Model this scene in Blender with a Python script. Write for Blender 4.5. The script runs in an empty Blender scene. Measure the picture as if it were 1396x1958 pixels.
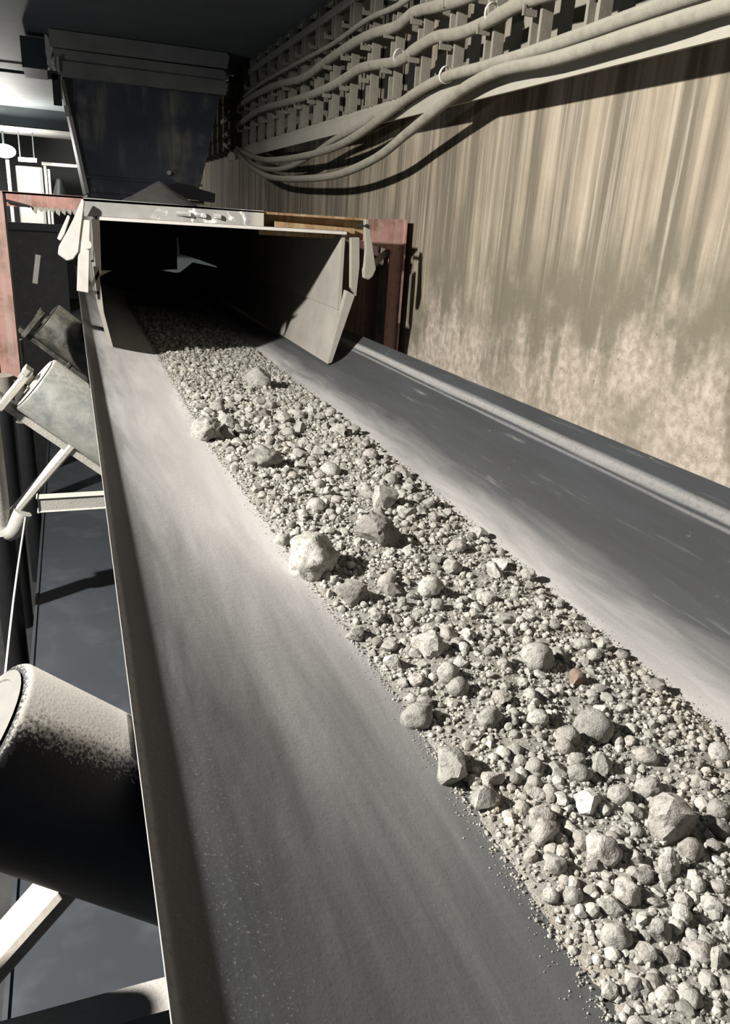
import bpy, bmesh, math, random
import numpy as np
from mathutils import Vector, Matrix, noise

C = bpy.context.scene
COL = C.collection
random.seed(7)
RNG = np.random.default_rng(7)

# ------------------------------------------------------------------ camera, light, exposure
cam_data = bpy.data.cameras.new('camera')
cam = bpy.data.objects.new('camera', cam_data)
COL.objects.link(cam)
cam_data.sensor_fit = 'VERTICAL'
cam_data.sensor_height = 36.0
cam_data.sensor_width = 36.0 * 1396 / 1958
cam_data.lens = 36.0 * 1450.0 / 1958.0
cam_data.clip_start = 0.02
right = Vector((0.93773124, -0.34184877, 0.06164047))
down = Vector((-0.06861247, -0.3562424, -0.93187106))
fwd = Vector((0.34051793, 0.8696153, -0.35751472))
m = Matrix.Identity(4)
for i in range(3):
    m[i][0] = right[i]; m[i][1] = -down[i]; m[i][2] = -fwd[i]
cam.matrix_world = m
C.camera = cam

world = bpy.data.worlds.new('tunnel_air')
C.world = world
world.use_nodes = True
world.node_tree.nodes['Background'].inputs[0].default_value = (0.55, 0.68, 0.9, 1)
world.node_tree.nodes['Background'].inputs[1].default_value = 0.085

def lamp(name, kind, loc, energy, col, size=0.05, target=None, spot=None):
    d = bpy.data.lights.new(name, kind)
    d.energy = energy; d.color = col
    if kind == 'AREA':
        d.shape = 'DISK'; d.size = size
    else:
        d.shadow_soft_size = size
    if kind == 'SPOT':
        d.spot_size = math.radians(spot); d.spot_blend = 1.0
    o = bpy.data.objects.new(name, d)
    COL.objects.link(o)
    o.location = loc
    if target is not None:
        o.rotation_euler = (Vector(target) - Vector(loc)).to_track_quat('-Z', 'Y').to_euler()
    return o
# the work lamp on the walkway side, left of the belt, two added fill lights, and the far bay lamp
lamp('walkway_work_lamp', 'SPOT', (-1.60, 0.92, 0.88), 740, (1.0, 0.965, 0.91), 0.045, (0.70, 0.98, -0.40), 136)
lamp('left_fill_light', 'POINT', (-2.0, 3.2, -0.60), 26, (0.93, 0.97, 1.0), 0.08)  # added unseen fill that lifts the ceiling, hopper and left side
lamp('far_ceiling_fill', 'SPOT', (-0.8, 6.7, 0.15), 22, (1.0, 0.92, 0.86), 0.1, (-0.45, 6.95, 0.83), 75)  # added unseen spot that makes the bright band on the far ceiling
lamp('far_bay_lamp_light', 'POINT', (-0.55, 8.7, 0.38), 80, (1.0, 0.97, 0.9), 0.06)

C.view_settings.view_transform = 'Standard'
C.view_settings.look = 'None'
C.view_settings.gamma = 1
C.view_settings.use_curve_mapping = False
C.view_settings.exposure = 0.0

# ------------------------------------------------------------------ helpers
def thing(name, label, cat, loc=(0, 0, 0), group=None):
    o = bpy.data.objects.new(name, None); COL.objects.link(o)
    o.location = loc; o.empty_display_size = 0.05
    o['label'] = label; o['category'] = cat
    if group: o['group'] = group
    return o

def tag(o, label, cat, group=None, kind=None):
    o['label'] = label; o['category'] = cat
    if group: o['group'] = group
    if kind: o['kind'] = kind
    return o

def world_loc(o):
    v = Vector((0, 0, 0))
    while o is not None:
        v += o.location; o = o.parent
    return v

def link_mesh(name, me, mat, parent=None, loc=None):
    o = bpy.data.objects.new(name, me)
    if mat and not me.materials: me.materials.append(mat)
    COL.objects.link(o)
    if loc is not None: o.location = loc
    if parent is not None: o.parent = parent
    return o

def obj(name, bm, mat, parent=None, smooth=False, bevel=0.0, label=None):
    """bm is given in world coordinates; the object's origin is its parent's."""
    if bevel:
        bmesh.ops.bevel(bm, geom=list(bm.edges), offset=bevel, segments=1, affect='EDGES', clamp_overlap=True)
    if parent is not None:
        bmesh.ops.translate(bm, verts=bm.verts, vec=-world_loc(parent))
    bmesh.ops.recalc_face_normals(bm, faces=bm.faces)
    me = bpy.data.meshes.new(name)
    bm.to_mesh(me); bm.free()
    if smooth:
        me.polygons.foreach_set('use_smooth', [True] * len(me.polygons))
        me.set_sharp_from_angle(angle=math.radians(40))
    o = link_mesh(name, me, mat, parent)
    if label: o['label'] = label
    return o

def struct(name, bm, mat, **k):
    o = obj(name, bm, mat, **k); 
    if o.parent is None: o['kind'] = 'structure'
    return o

def B(): return bmesh.new()

def box(bm, x0, x1, y0, y1, z0, z1):
    r = bmesh.ops.create_cube(bm, size=1)
    for v in r['verts']:
        v.co = Vector((x0 + (v.co.x + .5) * (x1 - x0), y0 + (v.co.y + .5) * (y1 - y0), z0 + (v.co.z + .5) * (z1 - z0)))
    return bm

def prism(bm, pts, y0, y1, y1pts=None):
    """polygon in x-z, extruded from y0 to y1"""
    a = [bm.verts.new((x, y0, z)) for x, z in pts]
    b = [bm.verts.new((x, y1, z)) for x, z in (y1pts or pts)]
    n = len(pts)
    bm.faces.new(a); bm.faces.new(b[::-1])
    for i in range(n):
        bm.faces.new((a[i], b[i], b[(i + 1) % n], a[(i + 1) % n]))
    return bm

def bar(bm, p, q, w, h, up=(0, 0, 1)):
    p = Vector(p); q = Vector(q); d = (q - p); L = d.length; d.normalize()
    s = d.cross(Vector(up)).normalized(); u = s.cross(d).normalized()
    r = bmesh.ops.create_cube(bm, size=1)
    for v in r['verts']:
        v.co = p + d * ((v.co.x + .5) * L) + s * (v.co.y * w) + u * (v.co.z * h)
    return bm

def cyl(bm, p, q, r, seg=24, r2=None, caps=True):
    p = Vector(p); q = Vector(q); d = (q - p).normalized()
    a = Vector((0, 0, 1)) if abs(d.z) < .9 else Vector((0, 1, 0))
    s = d.cross(a).normalized(); u = s.cross(d)
    r2 = r if r2 is None else r2
    A, Bv = [], []
    for k in range(seg):
        t = 2 * math.pi * k / seg
        o = s * math.cos(t) + u * math.sin(t)
        A.append(bm.verts.new(p + o * r)); Bv.append(bm.verts.new(q + o * r2))
    for k in range(seg):
        j = (k + 1) % seg
        bm.faces.new((A[k], A[j], Bv[j], Bv[k]))
    if caps:
        bm.faces.new(A[::-1]); bm.faces.new(Bv)
    return bm

def lathe(bm, p, d, prof, seg=40):
    """profile (along, radius) turned around axis d from p"""
    p = Vector(p); d = Vector(d).normalized()
    a = Vector((0, 1, 0))
    s = d.cross(a).normalized(); u = s.cross(d)
    rings = []
    for t, r in prof:
        rings.append([bm.verts.new(p + d * t + (s * math.cos(2 * math.pi * k / seg) + u * math.sin(2 * math.pi * k / seg)) * r) for k in range(seg)])
    for A, Bv in zip(rings, rings[1:]):
        for k in range(seg):
            j = (k + 1) % seg
            bm.faces.new((A[k], A[j], Bv[j], Bv[k]))
    bm.faces.new(rings[0][::-1]); bm.faces.new(rings[-1])
    return bm

def catmull(pts, n):
    P = [Vector(p) for p in pts]; P = [P[0] * 2 - P[1]] + P + [P[-1] * 2 - P[-2]]
    out = []
    for i in range(1, len(P) - 2):
        for k in range(n):
            t = k / n
            out.append(.5 * ((2 * P[i]) + (P[i + 1] - P[i - 1]) * t + (2 * P[i - 1] - 5 * P[i] + 4 * P[i + 1] - P[i + 2]) * t * t
                       + (3 * P[i] - P[i - 1] - 3 * P[i + 1] + P[i + 2]) * t ** 3))
    out.append(P[-2].copy())
    return out

def tube(bm, pts, r, seg=10, n=6):
    path = catmull(pts, n)
    rings = []
    for i, p in enumerate(path):
        d = (path[min(i + 1, len(path) - 1)] - path[max(i - 1, 0)]).normalized()
        a = Vector((0, 0, 1)) if abs(d.z) < .95 else Vector((1, 0, 0))
        s = d.cross(a).normalized(); u = s.cross(d)
        rr = r * (1 + .07 * noise.noise(p * 14))
        rings.append([bm.verts.new(p + (s * math.cos(2 * math.pi * k / seg) + u * math.sin(2 * math.pi * k / seg)) * rr) for k in range(seg)])
    for A, Bv in zip(rings, rings[1:]):
        for k in range(seg):
            j = (k + 1) % seg
            bm.faces.new((A[k], A[j], Bv[j], Bv[k]))
    bm.faces.new(rings[0][::-1]); bm.faces.new(rings[-1])
    return bm

# ------------------------------------------------------------------ materials
class NT:
    def __init__(self, name):
        self.m = bpy.data.materials.new(name); self.m.use_nodes = True
        self.t = self.m.node_tree; self.n = self.t.nodes; self.l = self.t.links
        self.b = self.n['Principled BSDF']
    def node(self, kind, **k):
        x = self.n.new(kind)
        for a, v in k.items(): setattr(x, a, v)
        return x
    def put(self, v, sock):
        if hasattr(v, 'default_value') or hasattr(v, 'is_output'): self.l.new(v, sock)
        else:
            if isinstance(v, (tuple, list)) and len(v) == 3 and sock.type == 'RGBA': v = (*v, 1)
            sock.default_value = v
    def coord(self, scale=(1, 1, 1), kind='Object', rot=(0, 0, 0)):
        if kind == 'World':
            src = self.node('ShaderNodeNewGeometry').outputs['Position']
        else:
            src = self.node('ShaderNodeTexCoord').outputs[kind]
        mp = self.node('ShaderNodeMapping'); self.l.new(src, mp.inputs[0])
        mp.inputs['Scale'].default_value = scale; mp.inputs['Rotation'].default_value = rot
        return mp.outputs[0]
    def noise(self, vec, scale, detail=4, rough=.55, dist=0):
        x = self.node('ShaderNodeTexNoise'); self.l.new(vec, x.inputs['Vector'])
        x.inputs['Scale'].default_value = scale; x.inputs['Detail'].default_value = detail
        x.inputs['Roughness'].default_value = rough; x.inputs['Distortion'].default_value = dist
        return x.outputs['Fac']
    def ramp(self, fac, stops, interp='LINEAR'):
        x = self.node('ShaderNodeValToRGB'); self.l.new(fac, x.inputs[0])
        e = x.color_ramp.elements; x.color_ramp.interpolation = interp
        while len(e) < len(stops): e.new(.5)
        for el, (p, c) in zip(e, stops):
            el.position = p
            el.color = (c, c, c, 1) if isinstance(c, (int, float)) else (*c, 1)
        return x.outputs[0]
    def math(self, op, a, b=0.0, clamp=False):
        x = self.node('ShaderNodeMath', operation=op, use_clamp=clamp)
        self.put(a, x.inputs[0]); self.put(b, x.inputs[1]); return x.outputs[0]
    def maprange(self, v, a, b, c=0.0, d=1.0):
        x = self.node('ShaderNodeMapRange'); self.put(v, x.inputs[0])
        x.inputs[1].default_value = a; x.inputs[2].default_value = b; x.inputs[3].default_value = c; x.inputs[4].default_value = d
        return x.outputs[0]
    def mix(self, fac, a, b, mode='MIX'):
        x = self.node('ShaderNodeMix', data_type='RGBA', blend_type=mode)
        self.put(fac, x.inputs[0]); self.put(a, x.inputs[6]); self.put(b, x.inputs[7]); return x.outputs[2]
    def bump(self, h, strength=.3, dist=.002, prev=None):
        x = self.node('ShaderNodeBump'); x.inputs['Strength'].default_value = strength; x.inputs['Distance'].default_value = dist
        self.put(h, x.inputs['Height'])
        if prev is not None: self.l.new(prev, x.inputs['Normal'])
        return x.outputs[0]
    def up(self):
        g = self.node('ShaderNodeNewGeometry'); s = self.node('ShaderNodeSeparateXYZ')
        self.l.new(g.outputs['Normal'], s.inputs[0]); return s.outputs[2]
    def xyz(self, kind='World'):
        s = self.node('ShaderNodeSeparateXYZ')
        self.l.new(self.coord(kind=kind), s.inputs[0]); return s.outputs
    def out(self, color, rough=.7, metal=0.0, normal=None, spec=None, dr=0.0):
        self.b.inputs['Diffuse Roughness'].default_value = dr
        self.put(color, self.b.inputs['Base Color']); self.put(rough, self.b.inputs['Roughness']); self.put(metal, self.b.inputs['Metallic'])
        if normal is not None: self.l.new(normal, self.b.inputs['Normal'])
        if spec is not None: self.b.inputs['Specular IOR Level'].default_value = spec
        return self.m

DUST = (0.50, 0.475, 0.43)

def dusty(name, base, dust=DUST, lo=.35, hi=.8, amount=.35, rough=.5, metal=0.0, scale=18, base2=None, bump=.25, jit=.55):
    """a plain surface with settled dust: dust lies where the surface faces up, and in smudges"""
    n = NT(name); v = n.coord()
    a = n.noise(v, scale, 6, .65); b = n.noise(v, scale * 6, 3, .6)
    smudge = n.maprange(a, .62 - amount * .5, .72, 0, amount)
    settled = n.maprange(n.math('ADD', n.up(), n.math('MULTIPLY', n.math('SUBTRACT', b, .5), jit)), lo, hi)
    f = n.math('MAXIMUM', smudge, settled, True)
    bc = n.mix(n.maprange(n.noise(v, scale * .6, 5), .35, .65), base, base2 or tuple(c * .7 for c in base))
    dc = n.mix(b, tuple(c * .8 for c in dust), tuple(min(1, c * 1.15) for c in dust))
    return n.out(n.mix(f, bc, dc), n.maprange(f, 0, 1, rough, .95), n.maprange(f, 0, 1, metal, 0.0), n.bump(b, bump, .001))

def rust_paint(name, paint, rust=(.16, .075, .04), dust=DUST):
    n = NT(name); v = n.coord()
    a = n.noise(v, 14, 6, .7); b = n.noise(v, 60, 4, .6); s = n.noise(n.coord((60, 60, 2)), 1, 4)
    c = n.mix(n.maprange(a, .45, .62), paint, rust)
    c = n.mix(n.maprange(s, .45, .7, 0, .45), c, dust)
    c = n.mix(n.maprange(n.up(), .5, .95, 0, .9), c, dust)
    return n.out(c, .8, 0, n.bump(b, .3, .001))

def mat_wall():
    n = NT('stained_concrete')
    x, y, z = n.xyz('World')
    v = n.coord(kind='World')
    st = n.noise(n.coord((1, 13, .55), 'World'), 1.0, 6, .62, .25)
    st2 = n.noise(n.coord((1, 42, .9), 'World'), 1.0, 5, .65, .3)
    bl = n.noise(v, 5.5, 7, .66); fine = n.noise(v, 45, 5, .7); pit = n.noise(v, 95, 2, .5)
    edge = n.math('ADD', z, n.math('MULTIPLY', n.math('SUBTRACT', n.noise(n.coord((1, 9, 1.2), 'World'), 1.2, 5), .5), .8))
    upper = n.maprange(edge, -.29, -.15)                    # plaster skirting below, drip-streaked concrete above
    tan_ = n.mix(n.maprange(bl, .3, .7), (.35, .30, .23), (.275, .232, .172))
    streak = n.mix(n.maprange(st, .42, .58), (.145, .124, .092), tan_)
    streak = n.mix(n.maprange(st2, .54, .70, 0, .75), streak, (.44, .40, .325))
    streak = n.mix(n.maprange(st2, .30, .44, .55, 0), streak, (.15, .128, .095))
    plaster = n.mix(n.maprange(fine, .38, .62), (.27, .228, .182), (.44, .38, .32))
    plaster = n.mix(n.maprange(bl, .50, .64, 0, .8), plaster, (.20, .175, .13))
    band = n.math('MULTIPLY', n.maprange(edge, -.36, -.26), n.maprange(edge, -.16, -.02, 1, 0))
    c = n.mix(upper, plaster, streak)
    c = n.mix(n.math('MULTIPLY', band, n.maprange(bl, .36, .56, .2, .9)), c, (.145, .130, .095))
    c = n.mix(n.math('MULTIPLY', n.maprange(pit, .70, .74), n.maprange(upper, 0, 1, .7, .15)), c, (.10, .085, .06))
    c = n.mix(n.math('MULTIPLY', n.maprange(n.noise(v, 120, 2), .70, .76), n.maprange(upper, 0, 1, .5, .15)), c, (.58, .54, .47))
    h = n.math('ADD', n.math('MULTIPLY', st2, .5), n.math('ADD', fine, n.math('MULTIPLY', bl, 1.5)))
    return n.out(c, .92, 0, n.bump(h, .45, .006), .2)

def mat_belt():
    n = NT('dusty_rubber_belt')
    x, y, z = n.xyz('World')
    lo = n.noise(n.coord((9, 1.3, 9), 'World'), 1.0, 5, .6, .4)
    st = n.noise(n.coord((60, 2.0, 60), 'World'), 1.0, 5, .6, .2)
    mid = n.noise(n.coord((26, 3.0, 26), 'World'), 1.0, 6, .65, .5)
    sp = n.noise(n.coord(kind='World'), 420, 2, .6); sp2 = n.noise(n.coord(kind='World'), 130, 4, .6)
    xx = n.math('ADD', x, n.math('MULTIPLY', n.math('SUBTRACT', lo, .5), .10))
    xx = n.math('ADD', xx, n.math('MULTIPLY', n.math('SUBTRACT', mid, .5), .13))
    d = n.ramp(xx, [(0.0, .36), (.05, .36), (.085, .58), (.14, .78), (.24, .97), (.615, .90), (.65, .66), (.70, .30), (.75, .09), (.93, .05)])
    # the left wing's pale colour fades towards the near end
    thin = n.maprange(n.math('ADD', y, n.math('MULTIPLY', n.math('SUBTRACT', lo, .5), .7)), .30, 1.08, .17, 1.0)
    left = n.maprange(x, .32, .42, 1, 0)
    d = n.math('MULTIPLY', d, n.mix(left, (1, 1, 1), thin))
    streak = n.math('MULTIPLY', n.maprange(st, .54, .68), n.math('MULTIPLY', n.maprange(x, .66, .72), n.maprange(mid, .42, .6)))
    d = n.math('MAXIMUM', d, n.math('MULTIPLY', streak, .33))
    scratch = n.math('MULTIPLY', n.maprange(n.noise(n.coord((30, 12, 30), 'World', rot=(0, 0, .5)), 2.0, 6, .75), .62, .70), n.maprange(lo, .46, .56))
    d = n.math('MAXIMUM', d, n.math('MULTIPLY', scratch, .3))
    speck = n.math('MULTIPLY', n.maprange(sp, .58, .72), n.maprange(x, .08, .13, .35, .0))
    d = n.math('MAXIMUM', d, speck)
    # worn pale rims: the left edge and the stripe along the right edge
    xs = n.math('ADD', x, n.math('MULTIPLY', n.math('SUBTRACT', st, .5), .006))
    rim = n.ramp(xs, [(0.0, 1), (.0235, .95), (.029, .0), (.872, .0), (.8745, .5), (.877, .0), (.8805, .0), (.883, .55), (.8935, .65), (.896, .05), (.899, .05), (.9005, .5), (.902, .03), (.93, .02)])
    d = n.math('MAXIMUM', d, n.math('MULTIPLY', rim, n.maprange(sp2, .25, .5, .6, 1)))
    rub = n.mix(n.maprange(mid, .35, .65), (.014, .017, .020), (.028, .033, .038))
    dc = n.mix(n.maprange(lo, .35, .65), (.36, .345, .33), (.45, .435, .42))
    dc = n.mix(n.math('MULTIPLY', n.maprange(sp, .35, .5, .35, 0), 1.0), dc, (.30, .29, .26))
    c = n.mix(d, rub, dc)
    h = n.math('ADD', n.math('MULTIPLY', sp, .5), sp2)
    return n.out(c, n.maprange(d, 0, .6, .42, .92), 0, n.bump(h, .35, .0012), .45, 1.0)

def mat_rock(name, a, b, dark=(.10, .095, .085), bump=.6):
    n = NT(name); v = n.coord(kind='World')
    r = n.node('ShaderNodeObjectInfo').outputs['Random']
    v2 = n.node('ShaderNodeVectorMath', operation='ADD'); n.l.new(v, v2.inputs[0])
    cb = n.node('ShaderNodeCombineXYZ'); n.l.new(n.math('MULTIPLY', r, 40), cb.inputs[0]); n.l.new(cb.outputs[0], v2.inputs[1])
    v = v2.outputs[0]
    f = n.noise(v, 150, 5, .7); g = n.noise(v, 40, 4, .6); p = n.noise(v, 520, 3, .6)
    c = n.mix(n.maprange(g, .3, .7), a, b)
    c = n.mix(n.maprange(f, .34, .50, .75, 0), c, dark)
    c = n.mix(n.maprange(p, .6, .75, 0, .4), c, (.68, .66, .6))
    hsv = n.node('ShaderNodeHueSaturation'); n.l.new(c, hsv.inputs['Color'])
    n.l.new(n.maprange(r, 0, 1, .72, 1.12), hsv.inputs['Value'])
    return n.out(hsv.outputs[0], .93, 0, n.bump(n.math('ADD', f, n.math('MULTIPLY', p, .5)), bump, .004), .15)

def mat_gravel(name):
    n = NT(name); v = n.coord(kind='World')
    at = n.node('ShaderNodeAttribute'); at.attribute_name = 'tone'
    f = n.noise(v, 260, 4, .7); g = n.noise(v, 6, 3)
    c = n.mix(at.outputs['Fac'], (.12, .115, .10), (.42, .41, .375))
    c = n.mix(n.maprange(f, .3, .5, .45, 0), c, (.16, .15, .13))
    c = n.mix(n.maprange(g, .5, .7, 0, .25), c, (.45, .36, .27))
    return n.out(c, .95, 0, n.bump(f, .5, .001), .15)

def mat_fines():
    n = NT('fine_ore_dust'); v = n.coord(kind='World')
    f = n.noise(v, 330, 4, .75); g = n.noise(v, 9, 4)
    c = n.mix(n.maprange(f, .35, .65), (.17, .165, .148), (.36, .35, .315))
    c = n.mix(n.maprange(g, .5, .7, 0, .3), c, (.42, .34, .26))
    return n.out(c, .96, 0, n.bump(f, .8, .003), .1)

def plain(name, col, rough=.6, metal=0.0, emit=None, strength=0):
    n = NT(name)
    if emit:
        n.b.inputs['Emission Color'].default_value = (*emit, 1); n.b.inputs['Emission Strength'].default_value = strength
    v = n.coord(); f = n.noise(v, 30, 5)
    return n.out(n.mix(f, tuple(c * .8 for c in col), tuple(min(1, c * 1.15) for c in col)), rough, metal)

M = {}
M['wall'] = mat_wall()
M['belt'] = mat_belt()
M['rock'] = mat_rock('pale_ore_rock', (.44, .43, .395), (.30, .29, .26))
M['rock_white'] = mat_rock('white_ore_rock', (.52, .515, .49), (.44, .43, .40), (.2, .19, .17))
M['rock_pink'] = mat_rock('pinkish_ore_rock', (.43, .405, .37), (.33, .305, .275))
M['rock_dark'] = mat_rock('dark_ore_rock', (.31, .29, .265), (.20, .19, .175), (.08, .08, .075))
M['rock_brown'] = mat_rock('brown_ore_rock', (.27, .20, .15), (.17, .13, .10))
M['gravel'] = mat_gravel('ore_gravel')
M['fines'] = mat_fines()
M['ceiling'] = dusty('dark_ceiling_steel', (.17, .192, .20), (.28, .28, .27), .9, 1.3, .15, .68, 0, 3)
M['black'] = dusty('black_roller_rubber', (.010, .010, .011), DUST, .735, .83, .0, .5, 0, 70, jit=.36)
M['roller_mid'] = dusty('scuffed_roller_steel', (.17, .185, .175), (.42, .40, .35), .5, 1.1, .55, .38, .35, 22, (.26, .27, .25))
M['roller_far'] = dusty('grimy_roller_steel', (.06, .06, .055), (.36, .33, .26), .6, 1.2, .45, .45, .2, 26)
M['white_dust'] = dusty('dust_caked_steel', (.33, .315, .28), (.44, .42, .38), .2, .8, .7, .8, 0, 40, (.40, .385, .34), .9)
M['steel_dust'] = dusty('dusty_frame_steel', (.18, .165, .14), (.36, .33, .285), .05, .6, .65, .8, 0, 30, (.27, .25, .21), .3)
M['dark_bar'] = dusty('dark_bar_steel', (.035, .034, .033), (.44, .42, .385), .3, .6, .1, .6, 0, 45, None, .8)
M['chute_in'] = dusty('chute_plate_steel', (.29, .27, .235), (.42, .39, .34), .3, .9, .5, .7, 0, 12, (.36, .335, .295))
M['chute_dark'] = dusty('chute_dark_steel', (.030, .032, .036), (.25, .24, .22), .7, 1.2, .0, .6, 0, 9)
M['edge'] = dusty('pale_cut_edge', (.55, .52, .48), (.68, .65, .6), .3, .9, .5, .8, 0, 40, (.62, .6, .56))
M['red'] = rust_paint('red_lead_paint', (.37, .20, .17), (.20, .11, .08), (.44, .38, .34))
M['red_dark'] = rust_paint('dark_red_paint', (.11, .062, .052), (.07, .04, .03), (.22, .17, .14))  # darker version of the red paint, for the webs
M['rusty'] = rust_paint('rusty_channel_steel', (.33, .22, .11), (.19, .09, .04), (.50, .42, .28))
M['tray'] = dusty('dust_covered_rack_steel', (.155, .143, .115), (.28, .26, .21), .1, .8, .6, .85, 0, 30, (.22, .205, .165), .5)
M['rail'] = dusty('dust_covered_rail_steel', (.27, .255, .21), (.34, .32, .265), .0, .8, .7, .85, 0, 26, (.31, .29, .24), .5)
M['cable'] = dusty('dust_covered_cable', (.165, .153, .125), (.31, .29, .235), -.2, .7, .6, .85, 0, 45, (.24, .225, .18), .5)
M['hole'] = plain('bolt_hole_black', (.012, .011, .010), .9)
def mat_hopper():
    n = NT('hopper_blue_grey_steel'); v = n.coord()
    a = n.noise(n.coord((9, 9, 1.2)), 1.0, 5, .6, .4); b = n.noise(v, 4, 4); f = n.noise(v, 40, 3)
    c = n.mix(n.maprange(b, .35, .65), (.060, .068, .090), (.10, .108, .125))
    c = n.mix(n.math('MULTIPLY', n.maprange(a, .50, .66), n.maprange(b, .42, .56)), c, (.27, .26, .22))
    return n.out(c, .6, 0, n.bump(f, .2, .001))
M['hopper'] = mat_hopper()
M['hopper_rim'] = dusty('hopper_rim_steel', (.30, .298, .285), (.38, .375, .35), .4, 1, .4, .7, 0, 10)
M['deck'] = dusty('blue_grey_deck_plate', (.085, .095, .108), (.16, .165, .165), .99, 1.8, .05, .33, .4, 2)
M['floor'] = dusty('dark_floor_concrete', (.030, .030, .032), (.09, .09, .085), .8, 1.5, .3, .9, 0, 3)
M['girder'] = dusty('dark_green_girder', (.050, .062, .066), (.2, .2, .18), .8, 1.3, .2, .5, .1, 4)
M['white_pipe'] = plain('white_painted_pipe', (.75, .74, .70), .5)
M['bay_wall'] = plain('far_bay_wall', (.22, .23, .22), .9)
M['lamp'] = plain('lamp_tube', (.9, .9, .88), .4, 0, (1, .97, .9), 14)
M['dustheap'] = dusty('heap_of_dust', (.085, .083, .078), (.15, .145, .13), .8, 1.4, .3, .95, 0, 40)
M['cap'] = dusty('dusty_roller_cap', (.16, .157, .14), (.21, .205, .185), .6, 1.2, .6, .85, 0, 60, (.19, .185, .168), .8)
M['wire'] = plain('grey_wire', (.45, .44, .42), .6)

# grey chute flange with chips and splashes of pale paint
def mat_flange():
    n = NT('splashed_flange_paint'); v = n.coord()
    a = n.noise(v, 28, 5, .6, .6); b = n.noise(v, 9, 4); x, y, z = n.xyz('World')
    c = n.mix(n.maprange(b, .4, .6), (.27, .265, .25), (.36, .35, .33))
    sp = n.math('MULTIPLY', n.maprange(a, .56, .63), n.maprange(x, .20, .30))
    c = n.mix(sp, c, (.78, .77, .72))
    c = n.mix(n.math('MULTIPLY', n.maprange(a, .36, .30), n.maprange(x, .24, .34, 0, .7)), c, (.10, .10, .095))
    c = n.mix(n.maprange(x, .515, .535, 0, .6), c, (.55, .51, .42))
    return n.out(c, .75, 0, n.bump(a, .3, .001))
M['flange'] = mat_flange()

# ------------------------------------------------------------------ setting
Z_DECK = 0.83
struct('wall_right', box(B(), 1.15, 1.35, -1.6, 12.0, -1.30, 1.70), M['wall'])
struct('floor', box(B(), -4.0, 1.35, -1.6, 12.0, -1.40, -1.30), M['floor'])
struct('ceiling', box(B(), -4.0, 1.35, 1.42, 12.0, Z_DECK, Z_DECK + .06), M['ceiling'])
struct('wall_back', box(B(), -4.0, 1.35, 12.0, 12.2, -1.40, Z_DECK), M['bay_wall'])
bm = B()
prism(bm, [(1.07, .77), (1.15, .77), (1.15, .83), (1.07, .83), (1.07, .815), (1.135, .815), (1.135, .785), (1.07, .785)], 1.45, 9.0)
struct('trim_1', bm, M['rail'])

# ------------------------------------------------------------------ conveyor belt
XL, XR, ZE = 0.02, 0.92, -0.36
_xs = np.linspace(0, 0.45, 451)
def _depth(xp, ang):
    th = np.radians(np.interp(_xs, xp, ang))
    return np.concatenate([[0], np.cumsum(np.tan(th[:-1]) * np.diff(_xs))])
_dl = _depth([0, .020, .036, .37], [42, 38, 18, 3])        # left wing, lying flatter
_dr = _depth([0, .058, .095, .37], [44, 43, 21, 1])        # right wing, steeper
def belt_z(x, y):
    x = np.asarray(x, float)
    zl = ZE - np.interp(x - XL, _xs, _dl)
    zr = ZE - np.interp(XR - x, _xs, _dr)
    gap = _dr[-1] - _dl[-1]
    zl = zl - gap * np.clip((x - .08) / .39, 0, 1)
    z = np.where(x < .47, zl, zr)
    return z + np.clip((x - .66) / .26, 0, 1) * (.014 - .0142 * (np.asarray(y, float) - .83))

nx, ys = 72, np.linspace(-.6, 5.2, 118)
xs = XL + (XR - XL) * np.linspace(0, 1, nx)
bm = B()
tops = [[bm.verts.new((x, y, float(belt_z(x, y)))) for x in xs] for y in ys]
bots = [[bm.verts.new((x, y, float(belt_z(x, y)) - .011)) for x in xs] for y in ys]
for j in range(len(ys) - 1):
    for i in range(nx - 1):
        bm.faces.new((tops[j][i], tops[j][i + 1], tops[j + 1][i + 1], tops[j + 1][i]))
        bm.faces.new((bots[j][i], bots[j + 1][i], bots[j + 1][i + 1], bots[j][i + 1]))
    for i in (0, nx - 1):
        bm.faces.new((tops[j][i], tops[j + 1][i], bots[j + 1][i], bots[j][i]))
for j in (0, len(ys) - 1):
    for i in range(nx - 1):
        bm.faces.new((tops[j][i], tops[j][i + 1], bots[j][i + 1], bots[j][i]))
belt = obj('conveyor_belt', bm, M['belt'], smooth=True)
tag(belt, 'long troughed black rubber conveyor belt, dusty, carrying the bed of ore', 'conveyor belt')

# ------------------------------------------------------------------ ore bed
def bed_l(y): return .288 - .045 * np.clip((np.asarray(y, float) - .6) / .9, 0, 1)
def bed_r(y): return .622 + .018 * np.clip((np.asarray(y, float) - .7) / .9, 0, 1)
def bed_noise(x, y):
    return (.5 * np.sin(11 * x + 3 * np.sin(4 * y)) * np.sin(9 * y + 2 * np.sin(7 * x)) + .3 * np.sin(31 * x + 17 * y) * np.sin(23 * y - 9 * x)
            + .2 * np.sin(71 * x - 40 * y) * np.sin(63 * y + 37 * x))
def bed_z(x, y):
    l, r = bed_l(y), bed_r(y)
    u = np.clip((np.asarray(x, float) - l) / (r - l), 0, 1)
    crown = .026 * np.clip(4 * u * (1 - u), 0, 1) ** .8
    return belt_z(x, y) + crown * (1 + .28 * bed_noise(x, y)) - .001

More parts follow.
